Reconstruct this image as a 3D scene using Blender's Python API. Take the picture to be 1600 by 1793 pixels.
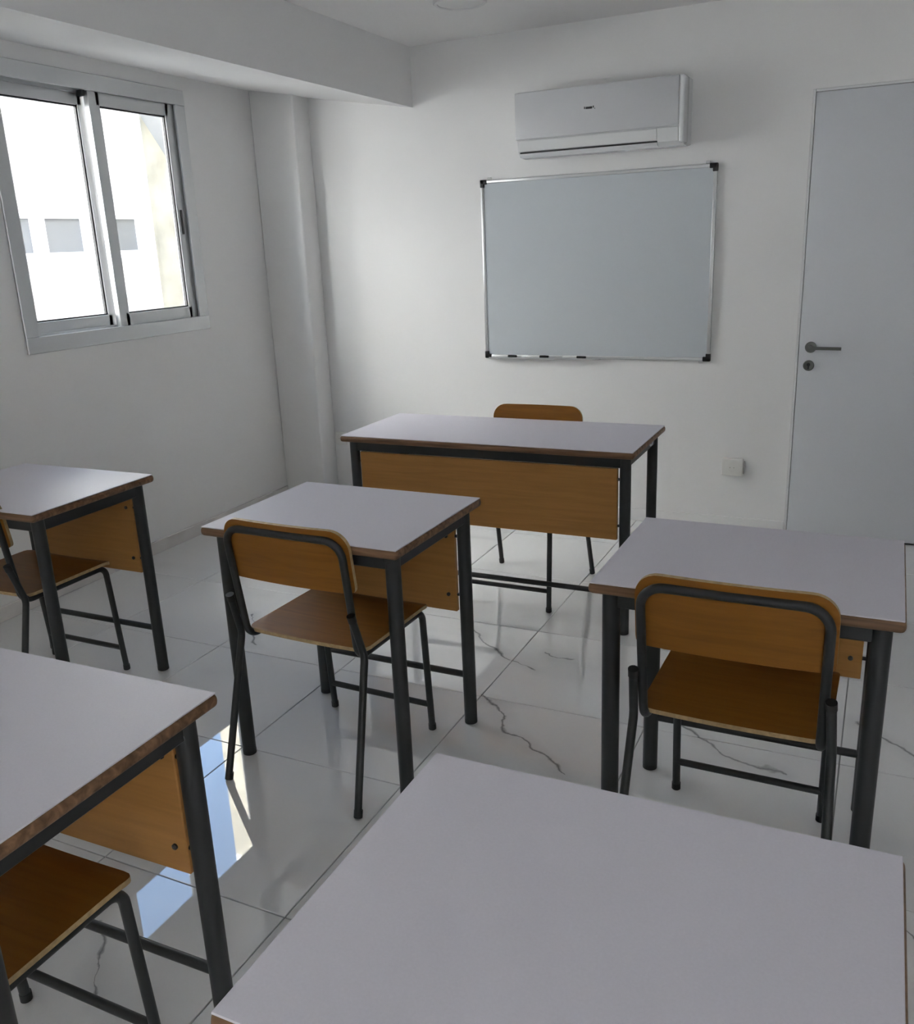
import bpy, bmesh, math, random
from mathutils import Vector, Matrix
random.seed(7)
for o in list(bpy.data.objects): bpy.data.objects.remove(o)
S = bpy.context.scene
C = S.collection

# ---------------------------------------------------------------- camera
CAM_H, YAW, PITCH, ROLL, FPX = 1.4652, -0.4527, -0.2914, -0.0424, 1557.54
fwd = Vector((math.sin(YAW)*math.cos(PITCH), math.cos(YAW)*math.cos(PITCH), math.sin(PITCH)))
r0 = Vector((math.cos(YAW), -math.sin(YAW), 0)); u0 = r0.cross(fwd)
rt = r0*math.cos(ROLL) + u0*math.sin(ROLL); up = u0*math.cos(ROLL) - r0*math.sin(ROLL)
cd = bpy.data.cameras.new('camera'); cam = bpy.data.objects.new('camera', cd); C.objects.link(cam)
M = Matrix((rt, up, -fwd)).transposed().to_4x4(); M.translation = Vector((0, 0, CAM_H))
cam.matrix_world = M
cd.sensor_fit = 'HORIZONTAL'; cd.sensor_width = 36; cd.lens = 36*FPX/1600; cd.clip_start = 0.02
S.camera = cam

# ---------------------------------------------------------------- light
SUN_EL, SUN_AZ = math.radians(28), math.radians(104)   # azimuth clockwise from +Y: sun stands at +X, -Y
w = bpy.data.worlds.new('sky'); S.world = w; w.use_nodes = True
nt = w.node_tree; bg = nt.nodes['Background']
sky = nt.nodes.new('ShaderNodeTexSky'); sky.sky_type = 'NISHITA'; sky.sun_disc = False
sky.sun_elevation = SUN_EL; sky.sun_rotation = SUN_AZ
nt.links.new(sky.outputs[0], bg.inputs[0]); bg.inputs[1].default_value = 0.155
sd = bpy.data.lights.new('sun', 'SUN'); sun = bpy.data.objects.new('sun', sd); C.objects.link(sun)
sd.energy = 14.0; sd.angle = math.radians(0.53); sd.color = (1.0, 0.99, 0.985)
sdir = Vector((math.sin(SUN_AZ)*math.cos(SUN_EL), math.cos(SUN_AZ)*math.cos(SUN_EL), math.sin(SUN_EL)))
sun.rotation_euler = sdir.to_track_quat('Z', 'Y').to_euler(); sun.location = (6, -8, 12)
vs = S.view_settings
vs.view_transform = 'Standard'; vs.look = 'None'; vs.gamma = 1; vs.use_curve_mapping = False
vs.exposure = 3.1

# room dimensions (metres; X along the whiteboard wall, Y towards it)
XL, XR, YB, YF, ZC = -3.319, 1.75, 4.557, -3.60, 2.463
WY0, WY1, WZ0, WZ1 = 2.685, 3.853, 1.088, 2.262        # window, outer edge of its aluminium surround
W2Y0, W2Y1, W2Z0, W2Z1 = -3.45, -1.80, .06, .90         # unseen window added for fill light, low in the right wall behind the camera

def portal(y0, y1, right=False):
    l = bpy.data.lights.new('window_portal', 'AREA'); l.shape = 'RECTANGLE'; l.size = y1-y0-.1; l.size_y = (W2Z1-W2Z0 if right else WZ1-WZ0)-.1
    l.cycles.is_portal = True
    o = bpy.data.objects.new('window_portal', l); C.objects.link(o)
    o.location = (XR+.12 if right else XL-.12, (y0+y1)/2, (W2Z0+W2Z1)/2 if right else (WZ0+WZ1)/2)
    o.rotation_euler = Matrix(((0, 0, -1), (1, 0, 0), (0, -1, 0))).to_euler()
    if right: o.rotation_euler = (Matrix.Rotation(math.pi, 3, 'Z') @ Matrix(((0, 0, -1), (1, 0, 0), (0, -1, 0)))).to_euler()
portal(WY0, WY1); portal(W2Y0, W2Y1, True)

# ---------------------------------------------------------------- materials
def mat(name, col, rough=.5, metal=0., spec=.5, noise=None, bump=None, coat=0.):
    m = bpy.data.materials.new(name); m.use_nodes = True
    n = m.node_tree.nodes; L = m.node_tree.links; b = n['Principled BSDF']
    b.inputs['Roughness'].default_value = rough; b.inputs['Metallic'].default_value = metal
    b.inputs['Specular IOR Level'].default_value = spec; b.inputs['Coat Weight'].default_value = coat
    b.inputs['Base Color'].default_value = (*col, 1)
    tc = n.new('ShaderNodeTexCoord')
    if noise:
        sc, amt = noise
        t = n.new('ShaderNodeTexNoise'); t.inputs['Scale'].default_value = sc; t.inputs['Detail'].default_value = 5
        L.new(tc.outputs['Object'], t.inputs['Vector'])
        r = n.new('ShaderNodeValToRGB')
        r.color_ramp.elements[0].position = .3; r.color_ramp.elements[1].position = .7
        r.color_ramp.elements[0].color = (*[c*(1-amt) for c in col], 1)
        r.color_ramp.elements[1].color = (*[min(1, c*(1+amt)) for c in col], 1)
        L.new(t.outputs['Fac'], r.inputs['Fac']); L.new(r.outputs['Color'], b.inputs['Base Color'])
    if bump:
        sc, st = bump
        t = n.new('ShaderNodeTexNoise'); t.inputs['Scale'].default_value = sc; t.inputs['Detail'].default_value = 3
        L.new(tc.outputs['Object'], t.inputs['Vector'])
        bp = n.new('ShaderNodeBump'); bp.inputs['Strength'].default_value = st; bp.inputs['Distance'].default_value = .002
        L.new(t.outputs['Fac'], bp.inputs['Height']); L.new(bp.outputs['Normal'], b.inputs['Normal'])
    return m

def wood(name, col, axis=0, rough=.35, amt=.22):
    m = bpy.data.materials.new(name); m.use_nodes = True
    n = m.node_tree.nodes; L = m.node_tree.links; b = n['Principled BSDF']
    b.inputs['Roughness'].default_value = rough; b.inputs['Specular IOR Level'].default_value = .25
    tc = n.new('ShaderNodeTexCoord'); mp = n.new('ShaderNodeMapping')
    s = [40, 40, 40]; s[axis] = 2.5; mp.inputs['Scale'].default_value = s
    oi = n.new('ShaderNodeObjectInfo'); ad = n.new('ShaderNodeVectorMath'); ad.operation = 'ADD'
    L.new(tc.outputs['Object'], ad.inputs[0]); L.new(oi.outputs['Random'], ad.inputs[1]); L.new(ad.outputs[0], mp.inputs['Vector'])
    t = n.new('ShaderNodeTexNoise'); t.inputs['Scale'].default_value = 1.6; t.inputs['Detail'].default_value = 6; t.inputs['Distortion'].default_value = .6
    L.new(mp.outputs[0], t.inputs['Vector'])
    r = n.new('ShaderNodeValToRGB'); r.color_ramp.elements[0].position = .3; r.color_ramp.elements[1].position = .72
    r.color_ramp.elements[0].color = (*[c*(1-amt) for c in col], 1); r.color_ramp.elements[1].color = (*[c*(1+amt) for c in col], 1)
    L.new(t.outputs['Fac'], r.inputs['Fac']); L.new(r.outputs['Color'], b.inputs['Base Color'])
    return m

def marble():
    m = bpy.data.materials.new('marble_tile'); m.use_nodes = True
    n = m.node_tree.nodes; L = m.node_tree.links; b = n['Principled BSDF']
    b.inputs['Roughness'].default_value = .02; b.inputs['Specular IOR Level'].default_value = 1.0
    b.inputs['Coat Weight'].default_value = .6; b.inputs['Coat Roughness'].default_value = .02
    tc = n.new('ShaderNodeTexCoord'); oi = n.new('ShaderNodeObjectInfo'); geo = n.new('ShaderNodeNewGeometry')
    off = n.new('ShaderNodeCombineXYZ'); mu = n.new('ShaderNodeMath'); mu.operation = 'MULTIPLY'; mu.inputs[1].default_value = 37
    L.new(oi.outputs['Random'], mu.inputs[0]); L.new(mu.outputs[0], off.inputs[2])
    ad = n.new('ShaderNodeVectorMath'); ad.operation = 'ADD'
    L.new(geo.outputs['Position'], ad.inputs[0]); L.new(off.outputs[0], ad.inputs[1])
    mp = n.new('ShaderNodeMapping'); mp.inputs['Rotation'].default_value = (0, 0, math.radians(54)); mp.inputs['Scale'].default_value = (.42, 1.5, 1)
    L.new(ad.outputs[0], mp.inputs['Vector'])
    def ridge(scale, width, dist):
        t = n.new('ShaderNodeTexNoise'); t.inputs['Scale'].default_value = scale; t.inputs['Detail'].default_value = 3
        t.inputs['Roughness'].default_value = .4; t.inputs['Distortion'].default_value = dist
        L.new(mp.outputs[0], t.inputs['Vector'])
        s = n.new('ShaderNodeMath'); s.operation = 'SUBTRACT'; s.inputs[1].default_value = .5; L.new(t.outputs['Fac'], s.inputs[0])
        a = n.new('ShaderNodeMath'); a.operation = 'ABSOLUTE'; L.new(s.outputs[0], a.inputs[0])
        mr = n.new('ShaderNodeMapRange'); mr.inputs[1].default_value = 0; mr.inputs[2].default_value = width; mr.inputs[3].default_value = 1; mr.inputs[4].default_value = 0
        L.new(a.outputs[0], mr.inputs[0]); return mr.outputs[0]
    v2 = ridge(1.0, .05, .15)
    k = n.new('ShaderNodeTexNoise'); k.inputs['Scale'].default_value = 1.7; L.new(ad.outputs[0], k.inputs['Vector'])
    km = n.new('ShaderNodeMapRange'); km.inputs[1].default_value = .52; km.inputs[2].default_value = .62; L.new(k.outputs['Fac'], km.inputs[0])
    def mth(op, x, y=None):
        q = n.new('ShaderNodeMath'); q.operation = op; q.use_clamp = op == 'DIVIDE'
        for i, v in enumerate((x, y)):
            if v is None: continue
            if isinstance(v, (int, float)): q.inputs[i].default_value = v
            else: L.new(v, q.inputs[i])
        return q.outputs[0]
    def vec(op, x, y=None, out=0):
        q = n.new('ShaderNodeVectorMath'); q.operation = op
        for i, v in enumerate((x, y)):
            if v is None: continue
            if isinstance(v, tuple): q.inputs[i].default_value = v
            else: L.new(v, q.inputs[i])
        return q.outputs['Value' if op in ('DOT_PRODUCT', 'LENGTH') else 'Vector']
    # dark veins of the stone: thin lines between given points, shaken by noise
    nz = n.new('ShaderNodeTexNoise'); nz.inputs['Scale'].default_value = 5; nz.inputs['Detail'].default_value = 5; L.new(geo.outputs['Position'], nz.inputs['Vector'])
    sh = vec('MULTIPLY', vec('SUBTRACT', nz.outputs['Color'], (.5, .5, .5)), (.16, .16, 0))
    pp = vec('MULTIPLY', vec('ADD', geo.outputs['Position'], sh), (1, 1, 0))
    nw = n.new('ShaderNodeTexNoise'); nw.inputs['Scale'].default_value = 9; nw.inputs['Detail'].default_value = 3; L.new(geo.outputs['Position'], nw.inputs['Vector'])
    lines = [((-1.37, 2.96), (-1.16, 2.765)), ((-1.15, 2.765), (-1.02, 2.72)), ((-1.12, 2.45), (-.90, 2.235)), ((-.90, 2.235), (-.72, 2.10)),
             ((-.50, 2.50), (-.17, 2.36)), ((-1.52, 1.15), (-1.36, .98)), ((-1.04, 2.86), (-.95, 2.83)), ((.02, 2.72), (.25, 2.50)), ((.10, 1.85), (.42, 1.55)), ((-2.35, 2.75), (-2.12, 2.52))]
    acc = None
    for (ax, ay), (bx_, by_) in lines:
        d = (bx_-ax, by_-ay, 0.); l2 = d[0]**2+d[1]**2
        rel = vec('SUBTRACT', pp, (ax, ay, 0.)); t = mth('DIVIDE', vec('DOT_PRODUCT', rel, d), l2)
        cv = n.new('ShaderNodeVectorMath'); cv.operation = 'SCALE'; cv.inputs[0].default_value = d; L.new(t, cv.inputs['Scale'])
        ds = vec('LENGTH', vec('SUBTRACT', rel, cv.outputs[0]))
        acc = ds if acc is None else mth('MINIMUM', acc, ds)
    wid = n.new('ShaderNodeMapRange'); wid.inputs[1].default_value = .35; wid.inputs[2].default_value = .65; wid.inputs[3].default_value = .002; wid.inputs[4].default_value = .011
    L.new(nw.outputs['Fac'], wid.inputs[0])
    f1 = mth('SUBTRACT', 1.0, mth('DIVIDE', acc, wid.outputs[0])); f3 = mth('SUBTRACT', 1.0, mth('DIVIDE', acc, .05))
    m1 = n.new('ShaderNodeMixRGB'); m1.inputs[1].default_value = (.84, .838, .84, 1); m1.inputs[2].default_value = (.56, .57, .58, 1)
    L.new(mth('ADD', mth('MULTIPLY', mth('MULTIPLY', v2, km.outputs[0]), .35), mth('MULTIPLY', f3, .35)), m1.inputs[0])
    m2 = n.new('ShaderNodeMixRGB'); m2.inputs[2].default_value = (.13, .13, .14, 1)
    L.new(m1.outputs[0], m2.inputs[1]); L.new(mth('MULTIPLY', f1, .85), m2.inputs[0]); L.new(m2.outputs[0], b.inputs['Base Color'])
    return m

def glass(name, tint=(.96, .98, .98)):
    m = bpy.data.materials.new(name); m.use_nodes = True
    n = m.node_tree.nodes; L = m.node_tree.links
    n.remove(n['Principled BSDF'])
    t = n.new('ShaderNodeBsdfTransparent'); t.inputs[0].default_value = (*tint, 1)
    g = n.new('ShaderNodeBsdfGlossy'); g.inputs['Roughness'].default_value = .02
    lw = n.new('ShaderNodeLayerWeight'); pw = n.new('ShaderNodeMath'); pw.operation = 'POWER'; pw.inputs[1].default_value = 5
    lw.inputs[0].default_value = .5; L.new(lw.outputs['Facing'], pw.inputs[0])
    fr = n.new('ShaderNodeMapRange'); fr.inputs[3].default_value = .03; fr.inputs[4].default_value = .9; L.new(pw.outputs[0], fr.inputs[0])
    mx = n.new('ShaderNodeMixShader'); L.new(fr.outputs[0], mx.inputs[0]); L.new(t.outputs[0], mx.inputs[1]); L.new(g.outputs[0], mx.inputs[2])
    L.new(mx.outputs[0], n['Material Output'].inputs[0]); return m

WALLM = mat('wall_paint', (.885, .88, .88), .6, bump=(90, .08), noise=(1.3, .012))
CEILM = mat('ceiling_paint', (.91, .905, .90), .7)
BEAMM = WALLM
TILE = marble()
GROUT = mat('grout', (.36, .36, .35), .8)
SKIRT = mat('skirting_tile', (.74, .71, .70), .25, noise=(6, .08))
ALU = mat('aluminium', (.62, .63, .64), .38, .75)
ALUD = mat('aluminium_shadow_gap', (.05, .05, .055), .6)
RUBBER = mat('black_rubber', (.012, .012, .013), .5)
GLASS = glass('window_glass')
BOARD = mat('whiteboard_enamel', (.61, .65, .69), .22, coat=.2)
BLACKP = mat('black_plastic', (.015, .015, .017), .35)
ACW = mat('appliance_white', (.66, .665, .69), .3)
ACW2 = mat('appliance_white_glossy', (.80, .81, .82), .15)
DARKS = mat('dark_slot', (.03, .03, .035), .5)
LOGO = mat('logo_grey', (.05, .05, .055), .35)
DOORM = mat('door_laminate', (.70, .715, .755), .4)
DOORF = mat('door_frame_paint', (.80, .80, .81), .45)
STEEL = mat('brushed_steel', (.16, .165, .155), .35, .8)
SOCK = mat('socket_plastic', (.83, .82, .79), .35)
SOCKD = mat('socket_plastic_grey', (.50, .49, .46), .4)
LAMIN = mat('white_laminate', (.70, .675, .75), .5, spec=.35, noise=(260, .02))
EDGE = wood('desk_edge_wood', (.20, .115, .065), 0, .5, .5)
TUBE = mat('grey_painted_steel', (.028, .030, .033), .4, spec=.35)
PLY = wood('plywood_stained', (.27, .110, .018), 0, .38, .14)
PLYE = mat('plywood_edge', (.46, .33, .17), .5, noise=(80, .2))
PANEL = wood('panel_wood', (.45, .225, .070), 0, .45, .10)
LAMPW = mat('lamp_white', (.80, .80, .80), .4)
FACADE = mat('facade_plaster', (.80, .79, .77), .9, noise=(.8, .03))
WING = mat('old_plaster', (.37, .335, .265), .9, noise=(2.2, .28))
FROST = mat('dark_window_glass', (.20, .20, .203), .6, spec=.15)
FWHITE = mat('white_window_frame', (.85, .85, .85), .5)
GROUND = mat('street_ground', (.20, .19, .18), .9, noise=(.5, .1))
MARKW = mat('marker_white', (.80, .80, .80), .35)

# ---------------------------------------------------------------- helpers
def newbm(): return bmesh.new()
def bx(bm, x0, x1, y0, y1, z0, z1, bev=0, seg=2):
    t = bmesh.new(); bmesh.ops.create_cube(t, size=1)
    for v in t.verts: v.co = Vector(((x0+x1)/2+v.co.x*(x1-x0), (y0+y1)/2+v.co.y*(y1-y0), (z0+z1)/2+v.co.z*(z1-z0)))
    if bev: bmesh.ops.bevel(t, geom=t.edges[:], offset=bev, segments=seg, profile=.5, affect='EDGES')
    merge(bm, t); return bm
def merge(bm, t):
    me = bpy.data.meshes.new('t'); t.to_mesh(me); t.free(); bm.from_mesh(me); bpy.data.meshes.remove(me)
def fillet(pts, r, n=7):
    out = [Vector(pts[0])]
    for i in range(1, len(pts)-1):
        a, b, c = Vector(pts[i-1]), Vector(pts[i]), Vector(pts[i+1])
        rr = r[i-1] if isinstance(r, (list, tuple)) else r
        d1, d2 = (a-b).normalized(), (c-b).normalized(); ang = d1.angle(d2)
        if rr <= 0 or ang > math.pi-.01: out.append(b); continue
        t = min(rr/math.tan(ang/2), (a-b).length*.49, (c-b).length*.49); rr = t*math.tan(ang/2)
        cen = b+(d1+d2).normalized()*(rr/math.sin(ang/2)); p, q = b+d1*t-cen, b+d2*t-cen
        tot = p.angle(q); ax = p.cross(q).normalized()
        for k in range(n+1): out.append(cen+Matrix.Rotation(tot*k/n, 3, ax) @ p)
    out.append(Vector(pts[-1])); return out
def tube(bm, pts, r, sides=12, ry=None):
    pts = [Vector(p) for p in pts]; ry = ry or r
    tg = [(pts[min(i+1, len(pts)-1)]-pts[max(i-1, 0)]).normalized() for i in range(len(pts))]
    ref = Vector((0, 0, 1)) if abs(tg[0].z) < .9 else Vector((1, 0, 0))
    u = tg[0].cross(ref).normalized(); rings = []
    for i, p in enumerate(pts):
        if i: u = (u-tg[i]*u.dot(tg[i])).normalized()
        v = tg[i].cross(u)
        rings.append([bm.verts.new(p+u*math.cos(2*math.pi*k/sides)*r+v*math.sin(2*math.pi*k/sides)*ry) for k in range(sides)])
    for a, b in zip(rings, rings[1:]):
        for k in range(sides): bm.faces.new((a[k], a[(k+1) % sides], b[(k+1) % sides], b[k]))
    bm.faces.new(rings[0][::-1]); bm.faces.new(rings[-1]); return bm
def lathe(bm, prof, origin, axis='z', n=28):
    o = Vector(origin); rings = []
    for rr, h in prof:
        ring = []
        for k in range(n):
            c, s = math.cos(2*math.pi*k/n)*rr, math.sin(2*math.pi*k/n)*rr
            d = {'z': (c, s, h), 'y': (c, h, s), 'x': (h, c, s)}[axis]; ring.append(bm.verts.new(o+Vector(d)))
        rings.append(ring)
    for a, b in zip(rings, rings[1:]):
        for k in range(n): bm.faces.new((a[k], a[(k+1) % n], b[(k+1) % n], b[k]))
    bm.faces.new(rings[0][::-1]); bm.faces.new(rings[-1]); return bm
def prism(bm, poly, axis, a, b):
    def P(p, h): return {'y': (p[0], h, p[1]), 'x': (h, p[0], p[1]), 'z': (p[0], p[1], h)}[axis]
    A = [bm.verts.new(P(p, a)) for p in poly]; B = [bm.verts.new(P(p, b)) for p in poly]
    n = len(poly); bm.faces.new(A[::-1]); bm.faces.new(B)
    for k in range(n): bm.faces.new((A[k], A[(k+1) % n], B[(k+1) % n], B[k]))
    return bm
def obj(name, bm, m, parent=None, smooth=True):
    bmesh.ops.recalc_face_normals(bm, faces=bm.faces[:])
    me = bpy.data.meshes.new(name); bm.to_mesh(me); bm.free(); me.materials.append(m)
    if smooth:
        me.shade_smooth()
        try: me.set_sharp_from_angle(angle=math.radians(35))
        except Exception: pass
    o = bpy.data.objects.new(name, me); C.objects.link(o)
    if parent: o.parent = parent
    return o
def tag(o, label, cat, group=None):
    o['label'] = label; o['category'] = cat
    if group: o['group'] = group
    return o
def thing(name, label, cat, loc=(0, 0, 0), rz=0, group=None):
    o = bpy.data.objects.new(name, None); C.objects.link(o); o.location = loc; o.rotation_euler = (0, 0, rz); o.empty_display_size = .1
    return tag(o, label, cat, group)
def struct(o): o['kind'] = 'structure'; return o
def sroot(name, loc=(0, 0, 0)):
    o = bpy.data.objects.new(name, None); C.objects.link(o); o.location = loc; o.empty_display_size = .1; return struct(o)
def dup(root, loc, rz, label):
    def cp(o, par):
        c = o.copy(); C.objects.link(c); c.parent = par
        for ch in o.children: cp(ch, c)
        return c
    r = cp(root, None); r.location = loc; r.rotation_euler = (0, 0, rz); r['label'] = label; return r

# ================================================================ room shell
fl = struct(obj('floor', bx(newbm(), XL-.2, XR+.2, YF-.2, YB+.2, -.12, -.006), GROUT))
P, JX, JY = .56, -1.695, 1.337          # tile pitch and a joint crossing
def cuts(lo, hi, j):
    k = math.ceil((lo-j)/P+1e-6); c = [lo]
    while j+k*P < hi-1e-6: c.append(j+k*P); k += 1
    return c+[hi]
cx, cy = cuts(XL, XR, JX), cuts(YF, YB, JY); meshes = {}
for i in range(len(cx)-1):
    for j in range(len(cy)-1):
        sx, sy = round(cx[i+1]-cx[i]-.003, 4), round(cy[j+1]-cy[j]-.003, 4)
        mx, my = (cx[i]+cx[i+1])/2, (cy[j]+cy[j+1])/2
        if (sx, sy) not in meshes:
            o = obj('floor_tile', bx(newbm(), -sx/2, sx/2, -sy/2, sy/2, -.006, 0, .0012, 1), TILE); meshes[(sx, sy)] = o.data
        else:
            o = bpy.data.objects.new('floor_tile', meshes[(sx, sy)]); C.objects.link(o)
        o.parent = fl; o.location = (mx, my, 0)

T = .2
b = newbm()
def pierced(b, xa, xb, ys, za=WZ0, zb=WZ1):
    for k in range(3):
        if k == 1:
            bx(b, xa, xb, ys[k], ys[k+1], -.12, za+.02); bx(b, xa, xb, ys[k], ys[k+1], zb-.02, ZC+.15)
        else: bx(b, xa, xb, ys[k], ys[k+1], -.12, ZC+.15)
    return b
pierced(b, XL-.098, XL, [YF-T, WY0+.02, WY1-.02, YB+T])
struct(obj('wall_left', b, WALLM, smooth=False))
DX0, DX1, DZ = -.385, .535, 2.058     # door opening
b = newbm(); bx(b, XL, DX0, YB, YB+T, -.12, ZC+.15); bx(b, DX1, XR+T, YB, YB+T, -.12, ZC+.15); bx(b, DX0, DX1, YB, YB+T, DZ, ZC+.15)
bx(b, DX0, DX1, YB+.06, YB+T, -.12, DZ)
struct(obj('wall_back', b, WALLM, smooth=False))
struct(obj('wall_right', pierced(newbm(), XR, XR+T, [YF-T, W2Y0+.02, W2Y1-.02, YB], W2Z0, W2Z1), WALLM, smooth=False))
struct(obj('wall_rear', bx(newbm(), XL, XR, YF-T, YF, -.12, ZC+.15), WALLM, smooth=False))
struct(obj('sun_block_lower_storey', bx(newbm(), XL-T, XR+T, YF-T, 12, -3.5, -.121), WALLM, smooth=False))  # added mass under the room, keeps sun off the ground outside
struct(obj('sun_block_next_room', bx(newbm(), XL-T, XR+T, YB+T+.001, 12, -.12, ZC+.15), WALLM, smooth=False))  # added mass beside the room, blocks sun towards the building opposite
struct(obj('sun_block_upper_storey', bx(newbm(), XL-T, XR+T, 2.6, 12, ZC+.151, 5.8), WALLM, smooth=False))  # unseen block added to shade the facade seen through the window
struct(obj('ceiling', bx(newbm(), XL, XR, YF, YB, ZC, ZC+.15), CEILM, smooth=False))
BX, BZ, BZL = -2.376, 2.172, 2.33
struct(obj('ceiling_beam', prism(newbm(), [(BX, ZC), (BX, BZ), (XL, BZL), (XL, ZC)], 'y', YF, YB), BEAMM, smooth=False))
struct(obj('wall_column', bx(newbm(), XL, -3.03, 4.40, YB, 0, 2.42, .012, 3), WALLM))
struct(obj('baseboard_left', bx(newbm(), XL, XL+.012, YF, 4.40, 0, .065, .002, 1), SKIRT))
b = bx(newbm(), -3.03, DX0-.002, YB-.012, YB, 0, .065, .002, 1)
struct(obj('baseboard_back', b, WALLM))

# windows -----------------------------------------------------------
def window(name, y0, y1, z0, z1, right=False):
    R = sroot(name, (XL, (y0+y1)/2, z0)); ox, oy, oz = XL, (y0+y1)/2, z0
    def B(bm, xa, xb, ya, yb, za, zb, bev=.002): bx(bm, xa-ox, xb-ox, ya-oy, yb-oy, za-oz, zb-oz, bev, 1)
    if right: R.location.x = XR; R.rotation_euler = (0, 0, math.pi)
    f = .070
    b = newbm()                                         # flat surround on the wall and the deep track frame behind it
    for (ya, yb, za, zb) in ((y0, y1, z0, z0+f), (y0, y1, z1-f, z1), (y0, y0+f, z0+f, z1-f), (y1-f, y1, z0+f, z1-f)):
        B(b, XL-.0, XL+.012, ya, yb, za, zb)
    g = f-.012
    for (ya, yb, za, zb) in ((y0+.03, y1-.03, z0+.03, z0+g), (y0+.03, y1-.03, z1-g, z1-.03), (y0+.03, y0+g, z0+.03, z1-.03), (y1-g, y1-.03, z0+.03, z1-.03)):
        B(b, XL-.095, XL, ya, yb, za, zb, 0)
    fr = obj('window_frame', b, ALU, R)
    b = newbm(); B(b, XL-.052, XL-.046, y0+f, y1-f, z0+f-.012, z0+f+.006, 0); B(b, XL-.052, XL-.046, y0+f, y1-f, z1-f-.006, z1-f+.012, 0)
    obj('track_rib', b, ALU, fr)
    def sash(ya, yb, xf, xb, mid, side):
        za, zb = z0+f-.008, z1-f+.008; s = .063
        b = newbm()
        for q in ((ya, ya+s, za, zb), (yb-s, yb, za, zb), (ya+.04, yb-.04, za, za+s), (ya+.04, yb-.04, zb-s, zb)):
            B(b, xb, xf, *q)
        o = obj('sash', b, ALU, R)
        b = newbm()
        for q in ((ya+s-.002, ya+s+.006, za+s, zb-s), (yb-s-.006, yb-s+.002, za+s, zb-s), (ya+s, yb-s, za+s-.002, za+s+.006), (ya+s, yb-s, zb-s-.006, zb-s+.002)):
            B(b, mid-.006, mid+.008, *q, 0)
        obj('gasket', b, RUBBER, o)
        b = newbm(); B(b, mid-.002, mid+.002, ya+s-.004, yb-s+.004, za+s-.004, zb-s+.004, 0); obj('pane', b, GLASS, o)
        return o
    m = y0+(y1-y0)*.48
    s1 = sash(m, y1-f+.010, XL-.010, XL-.040, XL-.025, 'r')      # inner track, right
    sash(y0+f-.004, m+.040, XL-.058, XL-.088, XL-.073, 'l')            # outer track, left
    b = newbm(); B(b, XL-.009, XL-.004, y1-f-.036, y1-f-.022, (z0+z1)/2-.10, (z0+z1)/2+.02); obj('latch', b, BLACKP, s1)
    b = newbm(); B(b, XL-.05, XL-.012, m-.03, m-.012, z1-f-.022, z1-f+.004); obj('stopper', b, BLACKP, R)
    return R
window('window_1', WY0, WY1, WZ0, WZ1); window('fill_window', W2Y0, W2Y1, W2Z0, W2Z1, True)

# door ---------------------------------------------------------------
R = sroot('door_1', (DX0, YB, 0))
b = newbm()
for q in ((0, .012, 0, DZ), (DX1-DX0-.012, DX1-DX0, 0, DZ), (.012, DX1-DX0-.012, DZ-.012, DZ)):
    bx(b, q[0], q[1], -.001, .055, q[2], q[3], .002, 1)
obj('door_frame', b, DOORF, R)
leaf = obj('door_leaf', bx(newbm(), .0135, DX1-DX0-.0135, .001, .045, .006, DZ-.0135, .002, 2), DOORM, R)
hx, hz = .066, .934
b = lathe(newbm(), [(.026, .002), (.026, -.006), (.023, -.010), (.010, -.011), (.009, -.042), (.0105, -.052)], (hx, 0, hz), 'y')
obj('rosette', b, STEEL, leaf)
b = tube(newbm(), fillet([(hx, -.040, hz), (hx, -.047, hz), (hx+.135, -.043, hz-.002)], .006), .0085, 12, .0075); obj('door_handle', b, STEEL, leaf)
b = lathe(newbm(), [(.025, .002), (.025, -.006), (.022, -.010)], (hx-.004, 0, hz-.086), 'y'); k = obj('keyhole_rosette', b, STEEL, leaf)
b = lathe(newbm(), [(.008, -.009), (.008, -.013), (.006, -.014)], (hx-.004, 0, hz-.081), 'y', 16); bx(b, hx-.0075, hx-.0005, -.0135, -.009, hz-.102, hz-.083)
obj('lock_cylinder', b, DARKS, leaf)

# ================================================================ wall things
# whiteboard
x0, x1, z0, z1 = -1.990, -.781, .8635, 1.782
wb = thing('whiteboard', 'wall-mounted whiteboard with aluminium frame and black corner caps', 'whiteboard', ((x0+x1)/2, YB, z0))
ox = (x0+x1)/2; W_, H_ = x1-x0, z1-z0
obj('writing_surface', bx(newbm(), -W_/2+.008, W_/2-.008, -.016, -.002, .008, H_-.008), BOARD, wb)
for q in ((-W_/2+.028, W_/2-.028, 0, .017), (-W_/2+.028, W_/2-.028, H_-.017, H_), (-W_/2, -W_/2+.017, .028, H_-.028), (W_/2-.017, W_/2, .028, H_-.028)):
    obj('frame_rail', bx(newbm(), q[0], q[1], -.022, -.001, q[2], q[3], .004, 2), ALU, wb)
for sx in (-1, 1):
    for top in (0, 1):
        b = newbm(); a, c = sx*W_/2, (H_ if top else 0); d = -1 if top else 1
        bx(b, min(a+sx*.002, a-sx*.036), max(a+sx*.002, a-sx*.036), -.025, -.001, min(c-d*.002, c+d*.021), max(c-d*.002, c+d*.021), .004, 2)
        bx(b, min(a+sx*.002, a-sx*.021), max(a+sx*.002, a-sx*.021), -.025, -.001, min(c-d*.002, c+d*.036), max(c-d*.002, c+d*.036), .004, 2)
        cap = obj('corner_cap', b, BLACKP, wb)
        if not (sx < 0 and not top):
            h = a-sx*.046; b = bx(newbm(), h-.010, h+.010, -.008, 0, min(c, c-d*.014), max(c, c-d*.014), .002, 1); lathe(b, [(.004, -.008), (.004, -.011)], (h, 0, c-d*.008), 'y', 10)
            obj('wall_bracket', b, ALU, wb)
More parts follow.
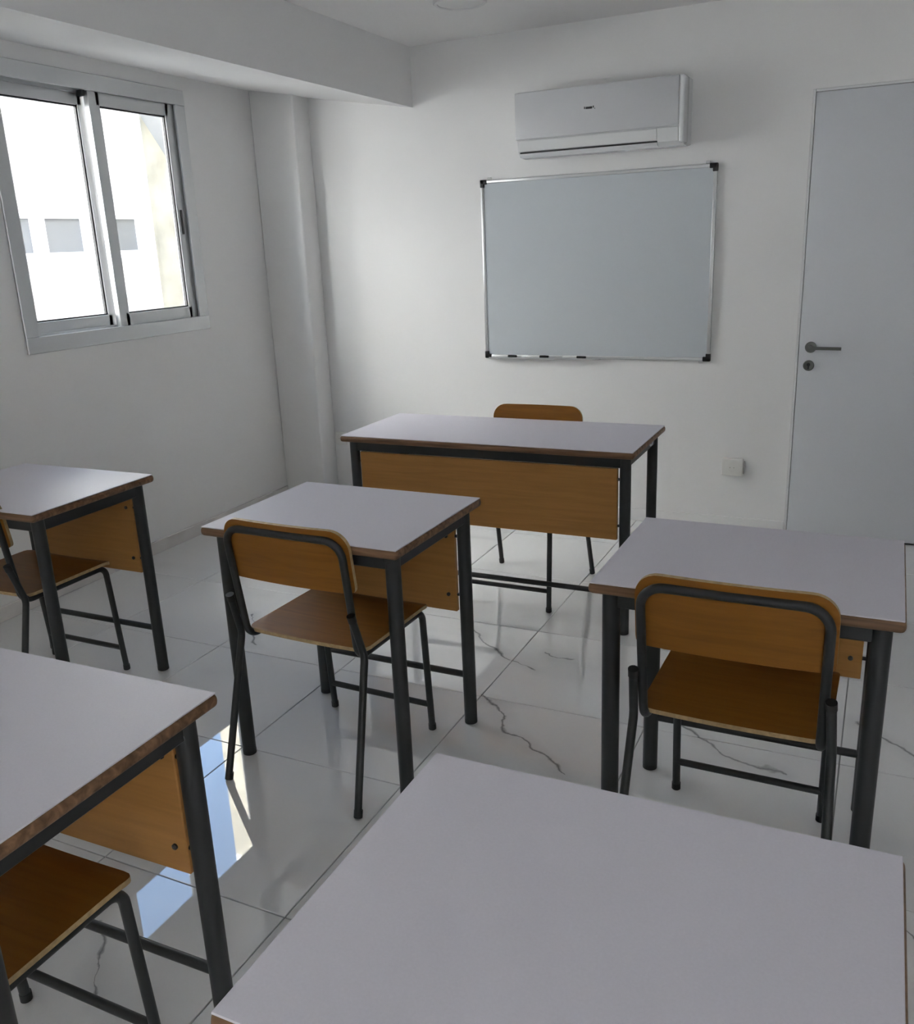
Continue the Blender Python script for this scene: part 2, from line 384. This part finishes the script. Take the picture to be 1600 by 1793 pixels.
tr = bx(newbm(), -W_/2+.03, -W_/2+.66, -.046, -.022, .000, .004, .001, 1); bx(tr, -W_/2+.03, -W_/2+.66, -.048, -.045, .000, .007, .001, 1)
obj('pen_tray', tr, ALU, wb)
for i, (xc, lab) in enumerate(((-1.850, 'white board marker with black cap on the pen tray, closest to the window'),
                               (-1.668, 'middle white board marker with black cap lying on the whiteboard pen tray'),
                               (-1.462, 'white board marker with black cap on the pen tray, closest to the door'))):
    mk = thing('marker', lab, 'marker', (xc, YB-.034, z0+.0112), 0, 'markers on the whiteboard tray')
    obj('barrel', lathe(newbm(), [(.0045, -.078), (.0062, -.074), (.0062, .0)], (0, 0, 0), 'x', 14), MARKW, mk)
    obj('cap', lathe(newbm(), [(.0066, .0), (.0070, .003), (.0066, .046), (.005, .050)], (0, 0, 0), 'x', 14), BLACKP, mk)

# air conditioner
x0, x1, z0, z1 = -1.7187, -.905, 1.8583, 2.1535; dp = .2
ac = thing('air_conditioner', 'white wall-mounted split air conditioner above the whiteboard', 'air conditioner', ((x0+x1)/2, YB, z0)); hw = (x1-x0)/2; hh = z1-z0
prof = [(0, .012), (-.085, 0), (-.150, .004), (-.178, .030), (-.186, .078), (-.193, .082), (-.193, hh-.016), (-.180, hh), (0, hh)]
b = newbm(); prism(b, prof, 'x', -hw+.006, hw-.006); bmesh.ops.bevel(b, geom=[e for e in b.edges if e.calc_length() < .25], offset=.003, segments=1, affect='EDGES')
obj('body', b, ACW2, ac)
fp = obj('front_panel', bx(newbm(), -hw, hw-.026, -dp, -.190, .083, hh-.004, .004, 2), ACW, ac)
obj('end_strip', bx(newbm(), hw-.024, hw, -dp+.002, -.10, .012, hh-.003, .008, 3), ACW2, ac)
# flap with its dark outlet slot
pf = [(-.180, .032), (-.1885, .076), (-.194, .076), (-.186, .030)]
obj('air_flap', prism(newbm(), pf, 'x', -hw+.018, hw-.125), ACW2, ac)
obj('outlet_slot', bx(newbm(), -hw+.018, hw-.125, -.184, -.150, .020, .027), DARKS, ac)
obj('lower_lip', prism(newbm(), [(-.150, .002), (-.176, .014), (-.180, .020), (-.150, .012)], 'x', -hw+.012, hw-.125), ACW2, ac)
obj('display_cover', prism(newbm(), [(-.178, .022), (-.188, .078), (-.194, .078), (-.184, .020)], 'x', hw-.122, hw-.028), ACW2, ac)
lg = newbm()
lx, lz = -1.333-(x0+x1)/2-.022, 2.053-z0
bx(lg, lx-.008, lx+.024, -dp-.0008, -dp+.001, lz-.005, lz+.005, .0015, 1)
bx(lg, lx-.016, lx-.011, -dp-.0008, -dp+.001, lz-.004, lz+.006)
bx(lg, lx+.027, lx+.032, -dp-.0008, -dp+.001, lz-.002, lz+.007); bx(lg, lx+.034, lx+.038, -dp-.0008, -dp+.001, lz-.007, lz-.003)
obj('logo', lg, LOGO, fp)

# sockets
def socket(name, lab, x, z, wd, ht, dpth):
    s = thing(name, lab, 'wall socket', (x, YB, z), 0)
    obj('cover_plate', bx(newbm(), -wd/2, wd/2, -dpth, 0, -ht/2, ht/2, .006, 3), SOCK, s)
    b = lathe(newbm(), [(.021, -dpth+.001), (.021, -dpth-.002), (.019, -dpth-.003), (.004, -dpth-.003)], (0, 0, 0), 'y', 20); obj('socket_well', b, SOCK, s)
    b = newbm()
    for q in (-1, 1): lathe(b, [(.0026, -dpth), (.0026, -dpth-.0036)], (q*.0095, 0, 0), 'y', 8)
    obj('pin_holes', b, SOCKD, s); return s
s = socket('wall_socket', 'white surface-mounted wall socket low on the wall near the door', -.647, .333, .105, .088, .034)
obj('side_button', bx(newbm(), .0525, .058, -.028, -.006, -.032, .032, .002, 1), SOCKD, s)
socket('wall_socket', 'white wall socket beside the corner column, behind the teacher desk', -2.985, .352, .082, .082, .012)

# ceiling light
cl = thing('ceiling_light', 'round white flat ceiling light, switched off', 'ceiling light', (-1.755, 3.845, ZC-.022))
obj('rim', lathe(newbm(), [(.110, .022), (.115, .018), (.115, .004), (.110, 0), (.098, 0), (.096, .006)], (0, 0, 0), 'z', 40), LAMPW, cl)
obj('diffuser', lathe(newbm(), [(.0965, .012), (.0965, .004), (.05, .002)], (0, 0, 0), 'z', 40), mat('diffuser_plastic', (.85, .85, .84), .5), cl)

# ================================================================ desks
def make_desk(name, label, W_, D_, H_, ix, iy, pside, group, loc, rz):
    """pside = +1: modesty panel and foot rail on the far (+Y) side."""
    d = thing(name, label, 'desk', loc, rz, group)
    th = .027; hw, hd = W_/2, D_/2
    b = newbm(); bx(b, -hw, hw, -hd, hd, H_-th, H_-.0016, .0105, 4); top = obj('tabletop', b, EDGE, d)
    b = newbm(); bx(b, -hw+.0035, hw-.0035, -hd+.0035, hd-.0035, H_-.003, H_, .0012, 1); obj('laminate', b, LAMIN, top)['label'] = 'white laminate surface'
    lx, ly = hw-ix, hd-iy; r = .0195
    for sx in (-1, 1):
        for sy in (-1, 1):
            b = newbm(); tube(b, [(sx*lx, sy*ly, .012), (sx*lx, sy*ly, H_-th)], r, 18, r*1.06); g = obj('leg', b, TUBE, d)
            obj('foot_cap', lathe(newbm(), [(.0175, 0), (.0205, .002), (.0205, .016)], (sx*lx, sy*ly, 0), 'z', 18), RUBBER, g)
    zt, zb = H_-th, H_-th-.042
    for sy in (-1, 1): obj('apron_rail', bx(newbm(), -lx+.01, lx-.01, sy*ly-.011, sy*ly+.011, zb, zt, .003, 1), TUBE, d)
    for sx in (-1, 1): obj('apron_rail', bx(newbm(), sx*lx-.011, sx*lx+.011, -ly+.01, ly-.01, zb, zt, .003, 1), TUBE, d)
    py = pside*ly; zp0 = .381
    pn = obj('modesty_panel', bx(newbm(), -lx+.028, lx-.028, py-.008, py+.008, zp0, zb-.004, .002, 1), PANEL, d)
    for sx in (-1, 1):
        for zz in (zp0+.055, zb-.045):
            b = lathe(newbm(), [(.005, 0), (.005, .016)], (sx*(lx-.030)-(.0 if sx > 0 else .016), py, zz), 'x', 10)
            obj('spacer', b, BLACKP, pn)
            q = lathe(newbm(), [(.006, 0), (.006, -.004), (.003, -.006)], (sx*(lx-.055), py-pside*.008, zz), 'y', 10) if pside > 0 else None
            if q: obj('bolt', q, BLACKP, pn)
    b = newbm(); tube(b, [(-lx, py, .166), (lx, py, .166)], .0105, 12); obj('foot_rail', b, TUBE, d)
    return d
SG = 'white-topped single school desks'
SW, SD_, SH = .6356, .5187, .7386
d0 = make_desk('school_desk', 'white-topped single school desk under the sliding window, next to the window wall', SW, SD_, SH, .0415, .0494, 1, SG, (-2.5951, 2.0107, 0), .0099)
dup(d0, (-1.374, 2.0836, 0), -.012, 'white-topped single school desk in front of the teacher desk, chair half drawn out')
dup(d0, (-.2327, 2.0348, 0), -.002, 'white-topped single school desk facing the door, chair backrest overlapping its edge')
dup(d0, (-1.3096, .806, 0), .0132, 'white-topped single school desk behind the desk that stands before the teacher desk')
dup(d0, (-.2405, .7811, 0), .0035, 'white-topped single school desk without a chair, behind the desk facing the door')
td = make_desk('teacher_desk', 'wide white-topped teacher desk with wooden modesty panel, below the whiteboard', 1.2366, .5199, .7288, .0415, .0494, -1, None, (-1.3969, 3.3173, 0), .0025)
obj('hook', tube(newbm(), fillet([(.602, .06, .706), (.602, .06, .684), (.602, .10, .684), (.602, .10, .698)], .006), .0028, 8), ALU, td)

# ================================================================ chairs
def make_chair(label, loc, rz):
    c = thing('school_chair', label, 'chair', loc, rz, 'plywood and steel tube school chairs')
    R = .0105; zs = .4155
    # one bent tube: front leg - seat rail - back hoop - seat rail - front leg
    def side(s): return [(s*.186, .222, .010), (s*.186, .196, zs), (s*.187, -.150, zs), (s*.190, -.196, .757)]
    a, z = side(-1), side(1)[::-1]
    pts = a+z
    rad = [.035, .045, .050, .050, .045, .035]
    path = fillet(pts, rad, 8)
    # hoop (backrest part) and the two seat rails with front legs, split at the seat rails' middle
    mid = [i for i, p in enumerate(path) if abs(p.z-zs) < 1e-4]
    L_ = [p for p in path if p.x < 0]; Rr = [p for p in path if p.x > 0]
    hoop = [Vector((-.187, -.08, zs))]+[p for p in L_ if p.y < -.10]+[p for p in Rr if p.y < -.10]+[Vector((.187, -.08, zs))]
    obj('back_hoop', tube(newbm(), hoop, R, 12), TUBE, c)
    for s, src in ((-1, L_), (1, Rr)):
        q = [p for p in src if p.y > .05]
        q = q if s < 0 else q[::-1]
        q = q+[Vector((s*.187, -.08, zs))]
        lg = obj('leg', tube(newbm(), q, R, 12), TUBE, c)
        obj('foot_cap', lathe(newbm(), [(.010, 0), (.0122, .002), (.0122, .020)], (s*.186, .2222, 0), 'z', 14), RUBBER, lg)
        q = fillet([(s*.2025, -.190, .550), (s*.209, -.154, .425), (s*.224, -.264, .008)], .06, 8)
        lg = obj('leg', tube(newbm(), q, R, 12), TUBE, c)
        d = (Vector((s*.209, -.154, .425))-Vector((s*.2025, -.190, .550))).normalized()
        p = Vector((s*.2025, -.190, .550)); obj('tube_cap', tube(newbm(), [p+d*.012, p-d*.004, p-d*.008], .0118, 12), RUBBER, lg)
        e = Vector((s*.224, -.264, .0)); dd = (Vector((s*.209, -.154, .425))-e).normalized()
        b = newbm(); tube(b, [e+dd*.003+Vector((0, 0, .001)), e+dd*.024], .0122, 12); obj('foot_cap', b, RUBBER, lg)
    obj('stretcher', tube(newbm(), [(-.186, .2165, .090), (.186, .2165, .090)], .0095, 12), TUBE, c)
    obj('seat_brace', tube(newbm(), [(-.186, -.06, zs), (.186, -.06, zs)], .008, 10), TUBE, c)
    # seat: moulded ply sheet with rolled front edge
    def sheet(bm, nu, nv, f, thick, nrm):
        g = [[[None]*(nv+1) for _ in range(nu+1)] for _ in range(2)]
        for i in range(nu+1):
            for j in range(nv+1):
                p = Vector(f(i/nu, j/nv)); n = Vector(nrm)
                g[0][i][j] = bm.verts.new(p); g[1][i][j] = bm.verts.new(p+n*thick)
        top, edge = [], []
        for i in range(nu):
            for j in range(nv):
                bm.faces.new((g[0][i][j], g[0][i+1][j], g[0][i+1][j+1], g[0][i][j+1])); bm.faces.new((g[1][i][j], g[1][i][j+1], g[1][i+1][j+1], g[1][i+1][j]))
        rim = [(i, 0) for i in range(nu)]+[(nu, j) for j in range(nv)]+[(i, nv) for i in range(nu, 0, -1)]+[(0, j) for j in range(nv, 0, -1)]
        for (i, j), (k, l) in zip(rim, rim[1:]+rim[:1]):
            fc = bm.faces.new((g[0][i][j], g[0][k][l], g[1][k][l], g[1][i][j])); fc.material_index = 1
        return bm
    def rr_param(u, v, hw, h0, h1, rad, bottom=.02):
        # map unit square onto a rounded rectangle by clamping towards the corner arcs
        x = (u*2-1)*hw; y = h0+v*(h1-h0)
        r = rad if v > .5 else bottom
        yc = h1-r if v > .5 else h0+r; xc = hw-r
        if abs(x) > xc and ((v > .5 and y > yc) or (v <= .5 and y < yc)):
            dx, dy = (abs(x)-xc)/r, abs(y-yc)/r; m = max(dx, dy); l = math.hypot(dx, dy)
            if l > 1e-9: dx, dy = dx*m/l, dy*m/l
            x = math.copysign(xc+dx*r, x); y = yc+math.copysign(dy*r, y-yc)
        return x, y
    def fseat(u, v):
        x, y = rr_param(u, v, .202, -.138, .222, .03, .03)
        roll = max(0, (y-.175)/.047); z = zs+R+.001-.004*(1-(x/.2)**2)-.010*roll*roll
        return (x, y, z)
    b = newbm(); sheet(b, 24, 26, fseat, .011, (0, 0, 1)); o = obj('seat', b, PLY, c); o.data.materials.append(PLYE)
    for p in o.data.polygons: pass
    def fback(u, v):
        x, z = rr_param(u, v, .205, .606, .783, .055, .018)
        t = (z-.4155)/(.757-.4155); y = -.150-.046*t+R+.001-.012*(1-(x/.205)**2)+.000
        return (x, y, z)
    b = newbm(); sheet(b, 28, 16, fback, .011, (0, .99, .13)); o = obj('backrest', b, PLY, c); o.data.materials.append(PLYE)
    for s in (-1, 1):
        for zz in (.645, .700):
            t = (zz-.4155)/(.757-.4155)
            obj('rivet', lathe(newbm(), [(.0055, 0), (.005, .0025), (.002, .0035)], (s*.170, -.150-.046*t+R+.006, zz), 'y', 10), ALU, c)
    return c
c0 = make_chair('wood and steel school chair tucked under the desk below the sliding window', (-2.638, 1.951, 0), 0)
dup(c0, (-1.385, 1.990, 0), -.034, 'wood and steel school chair at the desk before the teacher desk, backrest out')
dup(c0, (-.2345, 1.944, 0), -.015, 'wood and steel school chair at the desk facing the door')
dup(c0, (-1.308, .709, 0), .0, 'wood and steel school chair pushed fully under the desk behind the middle chair')
dup(c0, (-1.345, 3.43, 0), math.pi, 'wood and steel chair behind the teacher desk, facing the class')

# ================================================================ outside
struct(obj('ground', bx(newbm(), -60, 40, -40, 60, -3.6, -3.5), GROUND))
nb = thing('neighbour_building', 'sunlit white building with a strip of small windows, seen through the window', 'building', (-8, 6, -3.5))
def NB(x0, x1, y0, y1, z0, z1, bev=0): return bx(newbm(), x0+8, x1+8, y0-6, y1-6, z0+3.5, z1+3.5, bev, 1)
obj('wall', NB(-14, -8, 5.4, 8.52, -3.5, 4.25), FACADE, nb, False)
obj('lower_wall', NB(-14, -8, -9, 5.4, -3.5, 4.25), mat('grey_render', (.30, .297, .293), .9, noise=(.7, .06)), nb, False)  # unseen stretch of facade, greyed to throw less light into the room
obj('bounce_block', NB(-14, -8, -9, 4.2, 4.36, 12), mat('pale_render', (.60, .595, .585), .9, noise=(.7, .05)), nb, False)  # unseen block added to bounce sunlight onto the low back wall
obj('parapet', NB(-14, -7.9, -9, 8.52, 4.25, 4.36), FACADE, nb, False)
wi = obj('window_sill', NB(-8, -7.90, 6.0, 8.30, 1.475, 1.505), FWHITE, nb)
for (a, c) in ((6.18, 6.75), (6.92, 7.405), (7.60, 8.21)):
    b = newbm()
    for q in ((a-.06, c+.06, 1.505, 1.56), (a-.06, c+.06, 1.90, 1.965), (a-.06, a, 1.56, 1.90), (c, c+.06, 1.56, 1.90)):
        bx(b, 0, .05, q[0]-6, q[1]-6, q[2]+3.5, q[3]+3.5)
    f = obj('window', b, FWHITE, nb, False); obj('pane', NB(-8.0, -7.985, a, c, 1.56, 1.90), FROST, f, False)
for k, (a, c) in enumerate(((1.2, 2.4), (3.4, 4.6))):
    b = newbm()
    for q in ((a-.06, c+.06, .8, .87), (a-.06, c+.06, 2.0, 2.07), (a-.06, a, .87, 2.0), (c, c+.06, .87, 2.0)):
        bx(b, 0, .05, q[0]-6, q[1]-6, q[2]+3.5, q[3]+3.5)
    f = obj('window', b, FWHITE, nb, False); obj('pane', NB(-8.0, -7.985, a, c, .87, 2.0), FROST, f, False)
wg = thing('building_wing', 'taller cream weathered plaster wall at the edge of the window view', 'building', (-8, 8.52, -3.5))
obj('wall', bx(newbm(), 0, 2.2, .002, 6, 0, 10.5), WING, wg, False)
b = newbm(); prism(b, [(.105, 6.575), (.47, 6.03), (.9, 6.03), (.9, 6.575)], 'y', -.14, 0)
obj('shade_slab', b, mat('slab_shade_grey', (.15, .148, .145), .9, noise=(3, .1)), wg, False)  # made-up slab, its dark grey stands for a shaded patch of the wing
obj('roof_slab', bx(newbm(), 0, 2.5, .002, 6.2, 10.5, 10.7), FACADE, wg, False)
